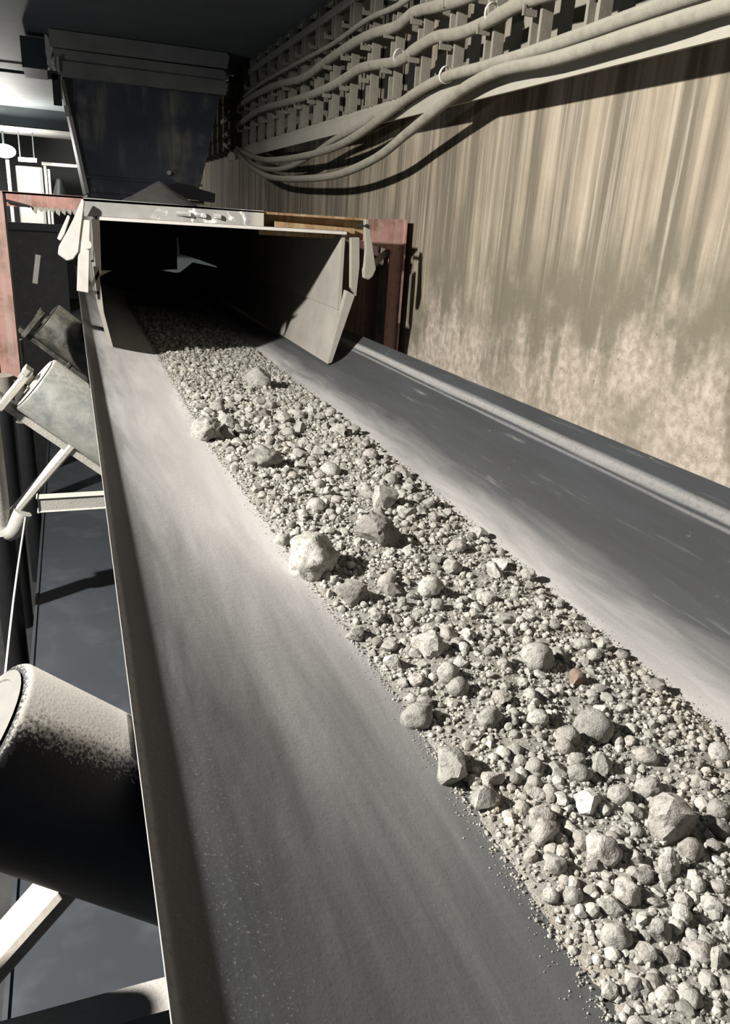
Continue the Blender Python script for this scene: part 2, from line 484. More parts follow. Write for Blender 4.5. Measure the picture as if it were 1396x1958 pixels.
NXB, NYB, Y0B, Y1B = 70, 620, .12, 4.4
U, V = np.meshgrid(np.linspace(0, 1, NXB), np.linspace(0, 1, NYB))
Yb = Y0B + (Y1B - Y0B) * V ** 1.3
wig = .006 * np.sin(23 * Yb) + .005 * np.sin(61 * Yb + 1) + .004 * RNG.normal(size=Yb.shape) * ((U == 0) | (U == 1))
Xb = bed_l(Yb) + (bed_r(Yb) - bed_l(Yb)) * U + wig * (2 * U - 1)
Zb = bed_z(Xb, Yb) + RNG.normal(0, .0011, Xb.shape) * (U * (1 - U) * 4)
Zb = np.where((U == 0) | (U == 1), belt_z(Xb, Yb) - .003, Zb)
vb = np.stack([Xb, Yb, Zb], -1).reshape(-1, 3)
idx = np.arange(NXB * NYB).reshape(NYB, NXB)
fb = np.stack([idx[:-1, :-1], idx[:-1, 1:], idx[1:, 1:], idx[1:, :-1]], -1).reshape(-1, 4)
me = bpy.data.meshes.new('ore_fines'); me.from_pydata(vb.tolist(), [], fb.tolist())
me.polygons.foreach_set('use_smooth', [True] * len(me.polygons))
o = link_mesh('ore_fines', me, M['fines'])
tag(o, 'bed of fine grey ore dust filling the bottom of the belt', 'ore', kind='stuff')

def ico(sub):
    b = B(); bmesh.ops.create_icosphere(b, subdivisions=sub, radius=1)
    v = np.array([x.co[:] for x in b.verts]); f = np.array([[q.index for q in p.verts] for p in b.faces]); b.free()
    return v, f

def rock_verts(v, kind, rng):
    """one stone of unit size: cut planes make facets, noise makes the rough skin"""
    v = v.copy()
    cuts = {'round': 5, 'rough': 8, 'angular': 13, 'sharp': 9, 'flat': 9, 'dark': 10, 'white': 10, 'brown': 8}[kind]
    for _ in range(cuts):
        n = rng.normal(size=3); n /= np.linalg.norm(n)
        d = rng.uniform(*{'round': (.78, .95), 'rough': (.66, .92)}.get(kind, (.5, .82)))
        s = v @ n
        v = v - np.outer(np.maximum(s - d, 0) * .96, n)
    if kind == 'sharp':
        v[:, 2] *= np.where(v[:, 2] > 0, 1.35, 1); k = np.clip(v[:, 2], 0, 1.4); v[:, :2] *= (1 - .42 * k)[:, None]; 
    off = rng.uniform(-50, 50, 3)
    amp = {'round': .075, 'rough': .15, 'flat': .05, 'white': .08}.get(kind, .095)
    disp = np.array([noise.noise(Vector(p * 1.7 + off)) * 1.5 * amp + noise.noise(Vector(p * 4.5 + off)) * amp + noise.noise(Vector(p * 11 + off)) * amp * .6 for p in v])
    v = v * (1 + disp)[:, None]
    v[:, 0] *= rng.uniform(.92, 1.08); v[:, 1] *= rng.uniform(.8, 1.0)
    v /= np.abs(v[:, 0]).max()
    return v

V3, F3 = ico(4); V2, F2 = ico(3); V1, F1 = ico(2); V0, F0 = ico(1)

# the stones one can name, each a thing of its own: x, y, width, height/width, kind, label
HERO = [
    (0.281, 0.9143, 0.0755, 0.77, 'rough', 'largest pale rough rock, at the left rim of the ore bed halfway along'),
    (0.4907, 1.1644, 0.0481, 0.96, 'angular', 'pale angular rock standing above a pointed chip near the middle of the ore bed'),
    (0.4598, 1.1049, 0.0265, 1.0, 'sharp', 'small dark pointed stone chip directly in front of the pale standing rock'),
    (0.4182, 1.0062, 0.065, 0.57, 'dark', 'dark wide lump beyond the largest pale rock, toward the middle of the bed'),
    (0.3187, 1.3666, 0.0664, 0.61, 'rough', 'long whitish rock with a rough top in the far left of the ore bed'),
    (0.2441, 1.5613, 0.0685, 0.61, 'rough', 'broad whitish rock on the far left rim of the ore bed'),
    (0.2847, 1.5718, 0.0336, 1.07, 'angular', 'small blocky stone touching the right of the broad whitish rock on the far left rim'),
    (0.2731, 1.8207, 0.0406, 0.38, 'flat', 'thin flat pale slab lying near the chute on the left of the ore bed'),
    (0.4889, 2.165, 0.0671, 0.82, 'round', 'grey rounded boulder at the right side of the ore just outside the chute'),
    (0.2671, 1.0093, 0.0234, 0.8, 'round', 'rounded grey stone just behind the largest pale rock'),
    (0.4233, 0.8222, 0.0324, 0.87, 'rough', 'pale rounded rock on the right half of the bed, level with the largest rock'),
    (0.308, 0.8145, 0.0403, 0.5, 'dark', 'low dark lump just in front of the shadow of the largest rock'),
    (0.4166, 0.7832, 0.0177, 0.85, 'round', 'small brownish stone in front of the pale rounded rock on the right half'),
    (0.3554, 0.6816, 0.0338, 0.96, 'sharp', 'two-lobed pale rock with a peaked top in the middle of the bed'),
    (0.2835, 0.7286, 0.0209, 0.82, 'dark', 'dark-faced stone with a white top near the left rim of the bed'),
    (0.3541, 0.6237, 0.025, 0.95, 'round', 'upper of two touching pale stones in the middle of the bed'),
    (0.3522, 0.5971, 0.0232, 0.76, 'round', 'lower of two touching pale stones in the middle of the bed'),
    (0.3876, 0.5717, 0.0218, 0.7, 'angular', 'yellowish pale angular stone right of the two touching stones'),
    (0.2898, 0.5635, 0.031, 0.73, 'rough', 'broad domed rock with a dark front beside the left rim of the bed'),
    (0.3579, 0.539, 0.0239, 1.09, 'rough', 'pale lumpy rock in the centre of the bed behind the dark-faced boulder'),
    (0.2872, 0.4839, 0.0347, 0.76, 'dark', 'large dark-faced boulder with a white left edge on the left rim of the bed'),
    (0.479, 0.6413, 0.0341, 0.68, 'round', 'pale smooth rock on the right half of the bed with a short shadow'),
    (0.5024, 0.5971, 0.0223, 0.74, 'brown', 'brown stone near the right rim of the ore bed'),
    (0.5034, 0.5818, 0.0116, 0.7, 'white', 'tiny white pebble beside the brown stone at the right rim'),
    (0.465, 0.5118, 0.0348, 0.94, 'round', 'large pale egg-shaped rock alone on the right of the bed with a long shadow'),
    (0.4893, 0.46, 0.0201, 0.6, 'round', 'low tan stone right of the large egg-shaped rock'),
    (0.4248, 0.5004, 0.0235, 0.74, 'rough', 'pinkish lump left of and below the large egg-shaped rock'),
    (0.4113, 0.4876, 0.017, 0.82, 'round', 'greenish grey stone leaning on the pinkish lump'),
    (0.4132, 0.4689, 0.0167, 1.0, 'round', 'upper of two stacked grey stones below the large egg-shaped rock'),
    (0.4015, 0.4497, 0.0181, 0.89, 'round', 'lower smoother of two stacked grey stones below the large egg-shaped rock'),
    (0.3182, 0.4611, 0.0213, 0.74, 'angular', 'tan angular rock with a dark front right of the dark-faced boulder'),
    (0.366, 0.467, 0.0153, 1.06, 'round', 'grey pebble upright behind the round grey pebble in the lower middle bed'),
    (0.3537, 0.4491, 0.013, 0.93, 'round', 'round grey pebble in the lower middle of the bed'),
    (0.3478, 0.4387, 0.0173, 0.42, 'flat', 'flat pale slab in front of the round grey pebble'),
    (0.4258, 0.4198, 0.0195, 0.86, 'round', 'smooth rounded grey rock right of the white flat stone'),
    (0.3884, 0.4163, 0.0253, 0.54, 'white', 'white flat stone, brightest in the lower bed'),
    (0.459, 0.4219, 0.0227, 0.83, 'rough', 'rough porous rock near the right side with a dark shadow'),
    (0.4419, 0.3769, 0.0371, 0.76, 'angular', 'large blocky pinkish boulder near the right side of the lower bed'),
    (0.4403, 0.3487, 0.0195, 1.04, 'round', 'rounded pale rock just below the large blocky pinkish boulder'),
    (0.4064, 0.3381, 0.0197, 1.12, 'sharp', 'whitish wedge-shaped rock in the lower right of the bed'),
    (0.4228, 0.3266, 0.0114, 1.29, 'white', 'small white blocky stone right of the whitish wedge'),
    (0.3346, 0.4087, 0.02, 0.96, 'rough', 'pinkish ridged rock in the lower middle, upper of a leaning pair'),
    (0.3281, 0.3906, 0.0254, 0.77, 'rough', 'lumpy pinkish rock, lower of a leaning pair in the lower middle'),
    (0.3607, 0.3617, 0.0264, 0.72, 'rough', 'wide pinkish boulder with a deep shadow, centre of the lower bed'),
    (0.3197, 0.3636, 0.0194, 0.79, 'angular', 'pale blocky rock with flat facets on the lower left of the bed'),
    (0.3479, 0.351, 0.0137, 0.71, 'dark', 'small dark wedge in front of the wide pinkish boulder'),
    (0.3869, 0.3514, 0.014, 1.06, 'rough', 'tan stone between the wide pinkish boulder and the whitish wedge'),
    (0.3806, 0.3332, 0.0136, 0.76, 'dark', 'dark smooth pebble in front of the whitish wedge-shaped rock'),
    (0.3563, 0.3227, 0.0202, 1.15, 'rough', 'tall lumpy tan rock behind the round speckled rock'),
    (0.3232, 0.2936, 0.0196, 1.0, 'round', 'round speckled rock in the lowest part of the bed'),
    (0.3742, 0.3132, 0.0155, 0.75, 'flat', 'flat tan stone right of the tall lumpy tan rock'),
    (0.3151, 0.3332, 0.0139, 0.94, 'round', 'lumpy grey stone with a dark right side near the lower left rim'),
    (0.2997, 0.3393, 0.0116, 1.13, 'round', 'two-toned grey pebble on the lower left rim of the bed'),
    (0.3562, 0.2884, 0.0162, 1.18, 'angular', 'angular rock with a bright left face right of the round speckled rock'),
    (0.3841, 0.2974, 0.0137, 0.78, 'round', 'smooth grey stone by the right side above the low corner'),
    (0.3806, 0.2591, 0.0142, 1.5, 'sharp', 'tall pale jagged rock at the lower right edge of the photo'),
    (0.3744, 0.2685, 0.0144, 1.0, 'round', 'tan dome-shaped rock left of the tall jagged rock'),
    (0.3424, 0.2409, 0.0121, 0.83, 'round', 'cream pebble low in the right corner of the bed'),
    (0.2962, 0.2378, 0.0129, 1.0, 'round', 'pale rock cut by the bottom edge of the photo'),
    (0.353, 0.2725, 0.0129, 1.0, 'dark', 'dark olive stone beside the small white pebble in the low right'),
    (0.2964, 0.2635, 0.0108, 0.94, 'rough', 'pale lumpy stone low on the left rim of the bed'),
    (0.3142, 0.2586, 0.0116, 0.88, 'dark', 'dark brown stone low in the bed right of the pale lumpy stone'),
    (0.501, 0.3817, 0.0202, 1.0, 'rough', 'porous tan rock at the right edge beside the large blocky boulder'),
]
MATK = {'white': 'rock_white', 'dark': 'rock', 'brown': 'rock_brown'}
taken = []
for hx, hy, w, asp, kind, label in HERO:
    rng = np.random.default_rng(int(hx * 9973 + hy * 7919))
    big = w > .05
    v = rock_verts(V3 if big else V2, kind, rng) * (w * .58)
    v[:, 2] *= {'flat': .38, 'white': .6}.get(kind, min(.95, .55 + .4 * asp))
    v[:, 1] *= 1.0 if kind != 'flat' else .8
    f = F3 if big else F2
    me = bpy.data.meshes.new('ore_rock'); me.from_pydata(v.tolist(), [], f.tolist())
    if kind in ('round', 'rough'):
        me.polygons.foreach_set('use_smooth', [True] * len(f))
    else:
        me.polygons.foreach_set('use_smooth', [True] * len(f)); me.set_sharp_from_angle(angle=math.radians(24))
    mt = MATK.get(kind, 'rock')
    if 'pinkish' in label: mt = 'rock_pink'
    if label.startswith(('small dark', 'dark wide', 'low dark', 'dark olive', 'dark brown', 'dark smooth')): mt = 'rock_dark'  # the wide and low dark lumps have shade worked into their colour
    if 'tan ' in label or 'yellowish' in label: mt = 'rock_pink'
    o = link_mesh('ore_rock', me, M[mt], loc=(hx, hy, float(bed_z(hx, hy)) + w * .26 * (1 if kind not in ('flat',) else .45)))
    o.rotation_euler = (rng.uniform(-.25, .25), rng.uniform(-.25, .25), rng.uniform(-.5, .5))
    tag(o, label, 'rock')
    taken.append((hx, hy, w * .5))

# 250 smaller stones, alike, each a thing
proto = []
for k in range(16):
    kind = ['round', 'rough', 'angular', 'round', 'sharp', 'angular', 'rough', 'flat'][k % 8]
    v = rock_verts(V2 if k < 8 else V1, kind, RNG) * .5
    v[:, 2] *= .75 if kind != 'flat' else .45
    me = bpy.data.meshes.new('ore_stone'); f = F2 if k < 8 else F1
    me.from_pydata(v.tolist(), [], f.tolist()); me.polygons.foreach_set('use_smooth', [True] * len(f))
    me.set_sharp_from_angle(angle=math.radians(30))
    me.materials.append(M[['rock', 'rock', 'rock', 'rock_pink', 'rock', 'rock', 'rock_dark' if k > 8 else 'rock', 'rock_white' if k > 8 else 'rock'][k % 8]])
    proto.append(me)
count = 0; tries = 0
while count < 285 and tries < 60000:
    tries += 1
    y = .20 + 1.75 * RNG.random() ** 1.55
    s = (.0125 + .015 * RNG.random() ** 1.8) * (1 + .55 * min(1, max(0, y - .5)))
    l, r = float(bed_l(y)), float(bed_r(y))
    x = l + (r - l) * (.03 + .94 * RNG.random())
    if any((x - a) ** 2 + (y - b) ** 2 < (s * .5 + c) ** 2 for a, b, c in taken): continue
    o = bpy.data.objects.new('ore_stone', proto[int(RNG.integers(16))]); COL.objects.link(o)
    o.location = (x, y, float(bed_z(x, y)) + s * .22)
    o.rotation_euler = (RNG.uniform(-.4, .4), RNG.uniform(-.4, .4), RNG.uniform(0, 6.28)); o.scale = (s, s, s)
    tone = {'pale_ore_rock': 'grey', 'pinkish_ore_rock': 'tan', 'dark_ore_rock': 'dark', 'white_ore_rock': 'whitish flat'}[o.data.materials[0].name]
    if y > 1.06: zone, zg = 'between the chute and the largest pale rock', 'far part of the ore bed'
    elif y > .54: zone, zg = 'between the largest pale rock and the dark-faced boulder', 'middle of the ore bed'
    else: zone, zg = 'in the lower bed nearer than the dark-faced boulder', 'near part of the ore bed'
    tag(o, 'small %s stone in the ore %s' % (tone, zone), 'stone', '%s stones in the %s' % (tone, zg))
    taken.append((x, y, s * .42)); count += 1

# all the rest of the gravel: stuff
def scatter(name, label, n, smin, smax, y0, y1, ypow, base, protos, seedpow=2.0, edge=.0, sink=.15):
    pv = [rock_verts(base[0], random.choice(['round', 'angular', 'rough', 'angular']), RNG) * .5 for _ in range(protos)]
    nv, f = len(base[0]), base[1]
    y = y0 + (y1 - y0) * RNG.random(n) ** ypow
    l, r = bed_l(y), bed_r(y)
    u = RNG.random(n)
    if edge > 0:   # stragglers thinning out on the belt beyond the bed
        out = RNG.random(n) < .12
        u = np.where(out, np.where(RNG.random(n) < .6, -1, 1) * np.abs(RNG.normal(0, edge, n)) + (RNG.random(n) < .0), u)
        u = np.where(out & (u > 0), 1 + u, u)
    x = l + (r - l) * u
    s = (smin + (smax - smin) * RNG.random(n) ** seedpow) * (1 + .35 * np.clip(y - .5, 0, 1.2))
    s = np.where((u < .02) | (u > .98), s * .5, s)
    z = np.where((u < 0) | (u > 1), belt_z(x, y) + s * .15, bed_z(x, y) + s * sink)
    a = RNG.uniform(0, 2 * np.pi, n); ti = RNG.uniform(-.6, .6, n)
    ca, sa, ct, stt = np.cos(a), np.sin(a), np.cos(ti), np.sin(ti)
    P = np.stack(pv)[RNG.integers(0, protos, n)] * s[:, None, None] * np.array([1, 1, .8])
    X, Y, Z = P[..., 0], P[..., 1] * ct[:, None] - P[..., 2] * stt[:, None], P[..., 1] * stt[:, None] + P[..., 2] * ct[:, None]
    W = np.stack([X * ca[:, None] - Y * sa[:, None] + x[:, None], X * sa[:, None] + Y * ca[:, None] + y[:, None], Z + z[:, None]], -1).reshape(-1, 3)
    Fa = (f[None] + (np.arange(n) * nv)[:, None, None]).reshape(-1, 3)
    me = bpy.data.meshes.new(name)
    me.vertices.add(len(W)); me.vertices.foreach_set('co', W.ravel())
    me.loops.add(Fa.size); me.loops.foreach_set('vertex_index', Fa.ravel().astype(np.int32))
    me.polygons.add(len(Fa)); me.polygons.foreach_set('loop_start', np.arange(0, Fa.size, 3, dtype=np.int32))
    me.update(calc_edges=True)
    me.polygons.foreach_set('use_smooth', [False] * len(Fa))
    at = me.attributes.new('tone', 'FLOAT', 'POINT')
    at.data.foreach_set('value', np.repeat(np.clip(RNG.normal(.68, .24, n), 0, 1), nv).astype(np.float32))
    o = link_mesh(name, me, M['gravel'])
    return tag(o, label, 'gravel', kind='stuff')
scatter('ore_pebbles', 'loose grey pebbles lying packed on the ore bed of the belt', 4000, .0055, .0150, .14, 3.6, 1.5, (V1, F1), 14, 2.2, 0, .18)
scatter('ore_gravel', 'small grey gravel between the stones of the ore bed', 19000, .0030, .0075, .14, 3.9, 1.45, (V0, F0), 14, 1.6, .010, .2)
scatter('ore_grit', 'fine grit on and along the rims of the ore bed', 16000, .0015, .0034, .14, 2.6, 1.7, (V0, F0), 8, 1.2, .028, .2)

# ------------------------------------------------------------------ idlers under the belt
ANG = math.radians(40)
def make_idler(Y, mats, label, right_side=True):
    base = thing('belt_idler', label, 'idler', (.47, Y, -.89), 'idlers carrying the belt')
    R = .067; c, s = math.cos(ANG), math.sin(ANG)
    def frame_pt(t, off, dy=0.0, side=1):
        # point along the wing-roller axis; off = distance below the belt line
        x = .02 + t * c - off * s; z = -.373 - t * s - off * c
        if side < 0: x = .94 - x
        return Vector((x, Y + dy, z))
    for side in (1, -1):
        a = frame_pt(-.088 if side > 0 else .035, R, 0, side); b = frame_pt(.25, R, 0, side); d = (b - a).normalized()
        L = (b - a).length
        bm = lathe(B(), a, d, [(0, R - .006), (.001, R - .002), (.004, R), (L - .004, R), (L, R - .004)], 48)
        rl = obj('roller', bm, M[mats[0]], base, smooth=True)
        bm = lathe(B(), a - d * .002, d, [(0, R - .008), (-.001 + .0, R - .016), (.004, R - .02), (.004, .02), (-.006, .018), (-.006, .0135)], 40)
        obj('end_cap', bm, M['cap'] if mats[0] == 'black' else M[mats[1]], rl, smooth=True)
        bm = cyl(B(), a - d * .034, a, .012, 16)
        obj('shaft', bm, M[mats[1]], rl, smooth=True)
        # slotted end bracket that carries the shaft
        bm = B()
        u = Vector((s * side, 0, c))
        for dy in (-.017, .017):
            bar(bm, a - d * .024 - u * .085 + Vector((0, dy, 0)), a - d * .024 + u * .020 + Vector((0, dy, 0)), .009, .014, d)
        bar(bm, a - d * .024 - u * .088, a - d * .024 - u * .020, .034, .013, d)
        bar(bm, a - d * .030 + u * .012 + Vector((0, -.024, 0)), a - d * .030 + u * .012 + Vector((0, .024, 0)), .016, .012, d)
        obj('end_bracket', bm, M[mats[2]], base, bevel=.0015)
        # sloping angle bar below the roller
        p = frame_pt(-.135 if side > 0 else .0, R * 2 + .006, .030, side); q = frame_pt(.27, R * 2 + .006, .030, side)
        bm = B(); bar(bm, p, q, .060, .006, u); bar(bm, p + Vector((0, -.030, 0)) - u * .005, q + Vector((0, -.030, 0)) - u * .005, .006, .014, u)
        obj('support_bar', bm, M[mats[2]], base)
        # diagonal brace from the foot of the leg up to the sloping bar
        bx = lambda x: x if side > 0 else .94 - x
        bm = bar(B(), (bx(-.185), Y + .018, -.692), (bx(-.024), Y + .018, -.5066), .016, .050, (0, 1, 0))
        obj('brace', bm, M[mats[2]], base, bevel=.004)
        if side > 0:
            bm = B(); cyl(bm, (-.188, Y, -.43), (-.188, Y, -.705), .021, 16)
            obj('leg', bm, M[mats[2]], base, smooth=True)
            bm = tube(B(), [(-.188, Y, -.66), (-.187, Y - .004, -.695), (-.165, Y - .012, -.700), (-.140, Y - .012, -.655)], .019, 12, 4)
            obj('elbow', bm, M[mats[2]], base, smooth=True)
            bm = cyl(B(), (-.188, Y, -.705), (-.188, Y, -1.30), .026, 16)
            obj('post', bm, M['black'], base, smooth=True)
        else:
            bm = cyl(B(), (1.075, Y - .02, -.44), (1.075, Y - .02, -1.30), .021, 16)
            obj('leg', bm, M[mats[2]], base, smooth=True)
    bm = lathe(B(), (.300, Y, -.605), (1, 0, 0), [(0, R - .004), (.004, R), (.336, R), (.34, R - .004)], 40)
    obj('centre_roller', bm, M[mats[0]], base, smooth=True)
    bm = B(); bar(bm, (-.105, Y - .046, -.624), (1.075, Y - .046, -.624), .024, .032)
    obj('cross_bar', bm, M[mats[3]], base, bevel=.003)
    return base
make_idler(.508, ('black', 'white_dust', 'steel_dust', 'dark_bar'), 'nearest belt idler, its black roller dusted white on top, low left under the belt')
make_idler(1.751, ('roller_mid', 'white_dust', 'white_dust', 'white_dust'), 'middle belt idler with a scuffed pale roller and white caked bracket')
make_idler(2.742, ('roller_far', 'roller_far', 'roller_far', 'dark_bar'), 'farthest belt idler, grimy and dark, beside the mouth of the chute')

t = thing('deck_plate', 'smooth blue-grey steel deck plate lying level below the belt', 'deck plate', (.5, 1.8, -.92))
obj('plate', box(B(), -.135, 1.12, -.6, 4.6, -.912, -.90), M['deck'], t)
bm = B(); box(bm, -.137, -.131, -.6, 4.6, -.95, -.896); obj('edge_lip', bm, M['deck'], t)
for yy in (.1, 1.3, 2.5, 3.7):
    bm = B(); box(bm, -.10, 1.09, yy, yy + .05, -.96, -.912); box(bm, -.06, -.01, yy, yy + .05, -1.30, -.96); box(bm, 1.0, 1.05, yy, yy + .05, -1.30, -.96)
    obj('support_leg', bm, M['dark_bar'], t)

bm = tube(B(), [(-.128, .30, -.645), (-.130, .8, -.655), (-.134, 1.3, -.650), (-.135, 1.735, -.662)], .0022, 6, 4)
tag(obj('pull_cord', bm, M['wire'], smooth=True), 'thin grey pull wire running along the left side below the belt', 'wire')

# ------------------------------------------------------------------ loading chute
YC = 2.45
ch = thing('loading_chute', 'open-ended steel loading chute over the belt, dark inside', 'chute', (.45, YC, -.45))
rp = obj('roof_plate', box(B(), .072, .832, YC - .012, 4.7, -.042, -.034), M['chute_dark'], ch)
obj('edge_strip', box(B(), .078, .828, YC - .016, YC - .012, -.044, -.035), M['edge'], rp)
bm = B()
prism(bm, [(.043, -.036), (.560, -.034), (.560, .008), (.043, .013)], YC - .012, YC - .004); box(bm, .043, .560, YC - .012, YC + .05, .004, .010)
obj('front_flange', bm, M['flange'], ch)
sp = obj('side_plate', prism(B(), [(.072, -.042), (.082, -.042), (.078, -.20), (.068, -.20)], YC, 4.7), M['chute_in'], ch)
obj('edge_strip', prism(B(), [(.062, -.042), (.084, -.042), (.080, -.19), (.066, -.19)], YC - .010, YC), M['edge'], sp)
sp = obj('side_plate', prism(B(), [(.817, -.042), (.829, -.042), (.826, -.278), (.814, -.278)], YC, 4.7), M['chute_in'], ch)
# rubber skirts hanging from the side plates onto the belt
obj('rubber_skirt', prism(B(), [(.060, -.175), (.073, -.175), (.080, -.30), (.103, -.413), (.092, -.419), (.068, -.30)], YC - .02, 4.7), M['chute_in'], ch)
obj('rubber_skirt', prism(B(), [(.835, -.215), (.862, -.228), (.793, -.447), (.779, -.452)], YC - .03, 4.7), M['chute_in'], ch)
_px = np.linspace(.055, .885, 24)
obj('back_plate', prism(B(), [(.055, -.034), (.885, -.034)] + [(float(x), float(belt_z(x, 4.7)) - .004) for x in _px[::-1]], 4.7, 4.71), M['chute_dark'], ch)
bm = B(); prism(bm, [(.060, -.20), (.074, -.178), (.076, -.19), (.046, -.243), (.040, -.236)], YC - .02, YC - .008)
box(bm, .045, .070, YC - .02, YC - .008, -.249, -.240)
obj('corner_bracket', bm, M['edge'], ch)
# small plates shaped as the lit patches inside the mouth
bm = prism(B(), [(.318, -.085), (.322, -.085), (.326, -.135), (.362, -.142), (.440, -.166), (.446, -.171), (.366, -.158), (.326, -.190), (.312, -.192), (.262, -.186), (.318, -.182)], 2.60, 2.606)
obj('gusset_plate', bm, M['girder'], ch)
bm = prism(B(), [(.080, -.186), (.112, -.186), (.098, -.192), (.080, -.202)], 2.5, 2.506)
obj('gusset_plate', bm, M['chute_in'], ch)
# bolts of the flange
for k in range(3):
    obj('bolt', cyl(B(), (.34 + .045 * k, YC - .020, -.013 - .001 * k), (.30 + .055 * k, YC - .010, -.013), .007, 6), M['flange'], ch)

t = thing('skirt_clamp', 'white dust-caked clamp with a wedge lever at the left corner of the chute', 'clamp', (.04, YC, -.2))
bm = prism(B(), [(.029, -.044), (.058, -.046), (.041, -.243), (.009, -.238)], YC - .05, YC - .025)
obj('clamp_bar', bm, M['edge'], t, bevel=.002)
bm = prism(B(), [(.040, .010), (.047, .002), (.030, -.070), (.022, -.131), (.006, -.152), (-.010, -.157), (-.034, -.140), (-.030, -.118), (-.006, -.085)], YC - .055, YC - .035)
obj('wedge_lever', bm, M['edge'], t, bevel=.003)
bm = prism(B(), [(.000, -.034), (.006, -.040), (-.012, -.085), (-.024, -.104), (-.033, -.099), (-.025, -.082)], YC - .048, YC - .028)
obj('spike', bm, M['edge'], t, bevel=.002)
bm = cyl(B(), (.045, YC - .055, -.11), (.045, YC - .02, -.11), .012, 12); obj('pivot_pin', bm, M['edge'], t)
t = thing('skirt_clamp', 'grey clamp with a club-shaped lever at the right corner of the chute', 'clamp', (.87, YC, -.1))
bm = prism(B(), [(.838, -.052), (.868, -.050), (.872, -.14), (.868, -.232), (.856, -.214), (.846, -.205)], YC - .03, YC - .012)
obj('clamp_bar', bm, M['rail'], t, bevel=.002)
bm = prism(B(), [(.873, .005), (.887, .004), (.900, -.060), (.922, -.142), (.912, -.166), (.899, -.177), (.881, -.172), (.878, -.145), (.886, -.128), (.884, -.085), (.877, -.030)], YC - .055, YC - .035)
obj('wedge_lever', bm, M['rail'], t, bevel=.003)
bm = cyl(B(), (.880, YC - .06, -.014), (.880, YC + .01, -.014), .006, 10); obj('pivot_pin', bm, M['hole'], t)

# red portal frame that carries the chute
pf = thing('portal_frame', 'red-painted steel portal frame standing around the chute', 'frame', (.45, YC, -1.3))
bm = B(); box(bm, -.215, -.163, YC - .012, YC - .002, -.50, .016); obj('post_flange', bm, M['red'], pf)
bm = B(); box(bm, -.172, -.163, YC, YC + .07, -.50, .0); obj('post_web', bm, M['red_dark'], pf)
bm = B(); box(bm, -.165, .050, YC - .004, YC + .006, -.022, .015); box(bm, -.165, .050, YC - .004, YC + .07, .010, .016); obj('cross_beam', bm, M['red'], pf)
bm = B(); bar(bm, (-.155, YC - .012, -.008), (-.097, YC - .012, -.020), .006, .007); obj('weld_bead', bm, M['hole'], pf)
bm = B()
for k in range(9):
    xx = -.095 + .015 * k; h = .008 + .012 * random.random()
    prism(bm, [(xx, -.020), (xx + .017, -.020), (xx + .013, -.024 - h), (xx + .005, -.022 - h * .7)], YC - .006, YC + .02)
obj('dust_cake', bm, M['steel_dust'], pf)
bm = B(); box(bm, .558, .905, YC - .004, YC + .05, .001, .008); box(bm, .558, .905, YC + .045, YC + .051, -.06, .004)
prism(bm, [(.600, -.034), (.860, -.040), (.860, -.024), (.600, -.018)], YC + .0, YC + .045)
obj('channel_beam', bm, M['rusty'], pf)
YP = YC + .19
bm = B(); prism(bm, [(.920, .006), (1.115, .014), (1.115, -.061), (1.080, -.094), (1.013, -.080), (.920, -.056)], YP - .002, YP + .006); obj('gusset_plate', bm, M['red'], pf)
bm = B(); box(bm, 1.064, 1.111, YP, YP + .008, -1.3, -.04); box(bm, 1.111, 1.118, YP - .012, YP + .14, -1.3, .013); obj('post', bm, M['red'], pf)
bm = B(); prism(bm, [(.995, -.180), (1.066, -.110), (1.066, -.086), (.995, -.146)], YP + .03, YP + .04); obj('stiffener', bm, M['rail'], pf)
bm = B(); box(bm, .92, 1.066, YP + .10, YP + .11, -1.3, -.03); obj('side_web', bm, M['red_dark'], pf)
# flanged joint and lower sleeve at the left post
t = thing('post_sleeve', 'rough pale sleeve and collar around the left post by the middle idler', 'sleeve', (-.21, 2.44, -1.3))
obj('collar', cyl(B(), (-.215, 2.405, -.545), (-.215, 2.405, -.480), .034, 18), M['steel_dust'], t, smooth=True)
obj('sleeve', cyl(B(), (-.222, 2.405, -1.3), (-.218, 2.405, -.545), .026, 18), M['black'], t, smooth=True)

# heap of dust on the chute roof
nr, na = 14, 40
hv = [(.33, 3.2, .094)]
for i in range(1, nr + 1):
    for k in range(na):
        a = 2 * math.pi * k / na; rr = i / nr
        hv.append((.33 + .235 * rr * math.cos(a), 3.2 + .34 * rr * math.sin(a), -.036 + .13 * max(0, 1 - rr) ** 1.05 + .006 * noise.noise(Vector((rr * 6 * math.cos(a), rr * 6 * math.sin(a), 3))) * (rr < 1)))
hf = [(0, 1 + k, 1 + (k + 1) % na) for k in range(na)]
for i in range(nr - 1):
    for k in range(na):
        a = 1 + i * na + k; b = 1 + i * na + (k + 1) % na
        hf.append((a, a + na, b + na, b))
me = bpy.data.meshes.new('dust_heap'); me.from_pydata(hv, [], hf); me.polygons.foreach_set('use_smooth', [True] * len(hf))
tag(link_mesh('dust_heap', me, M['dustheap']), 'low heap of grey dust lying on the chute roof', 'dust', kind='stuff')

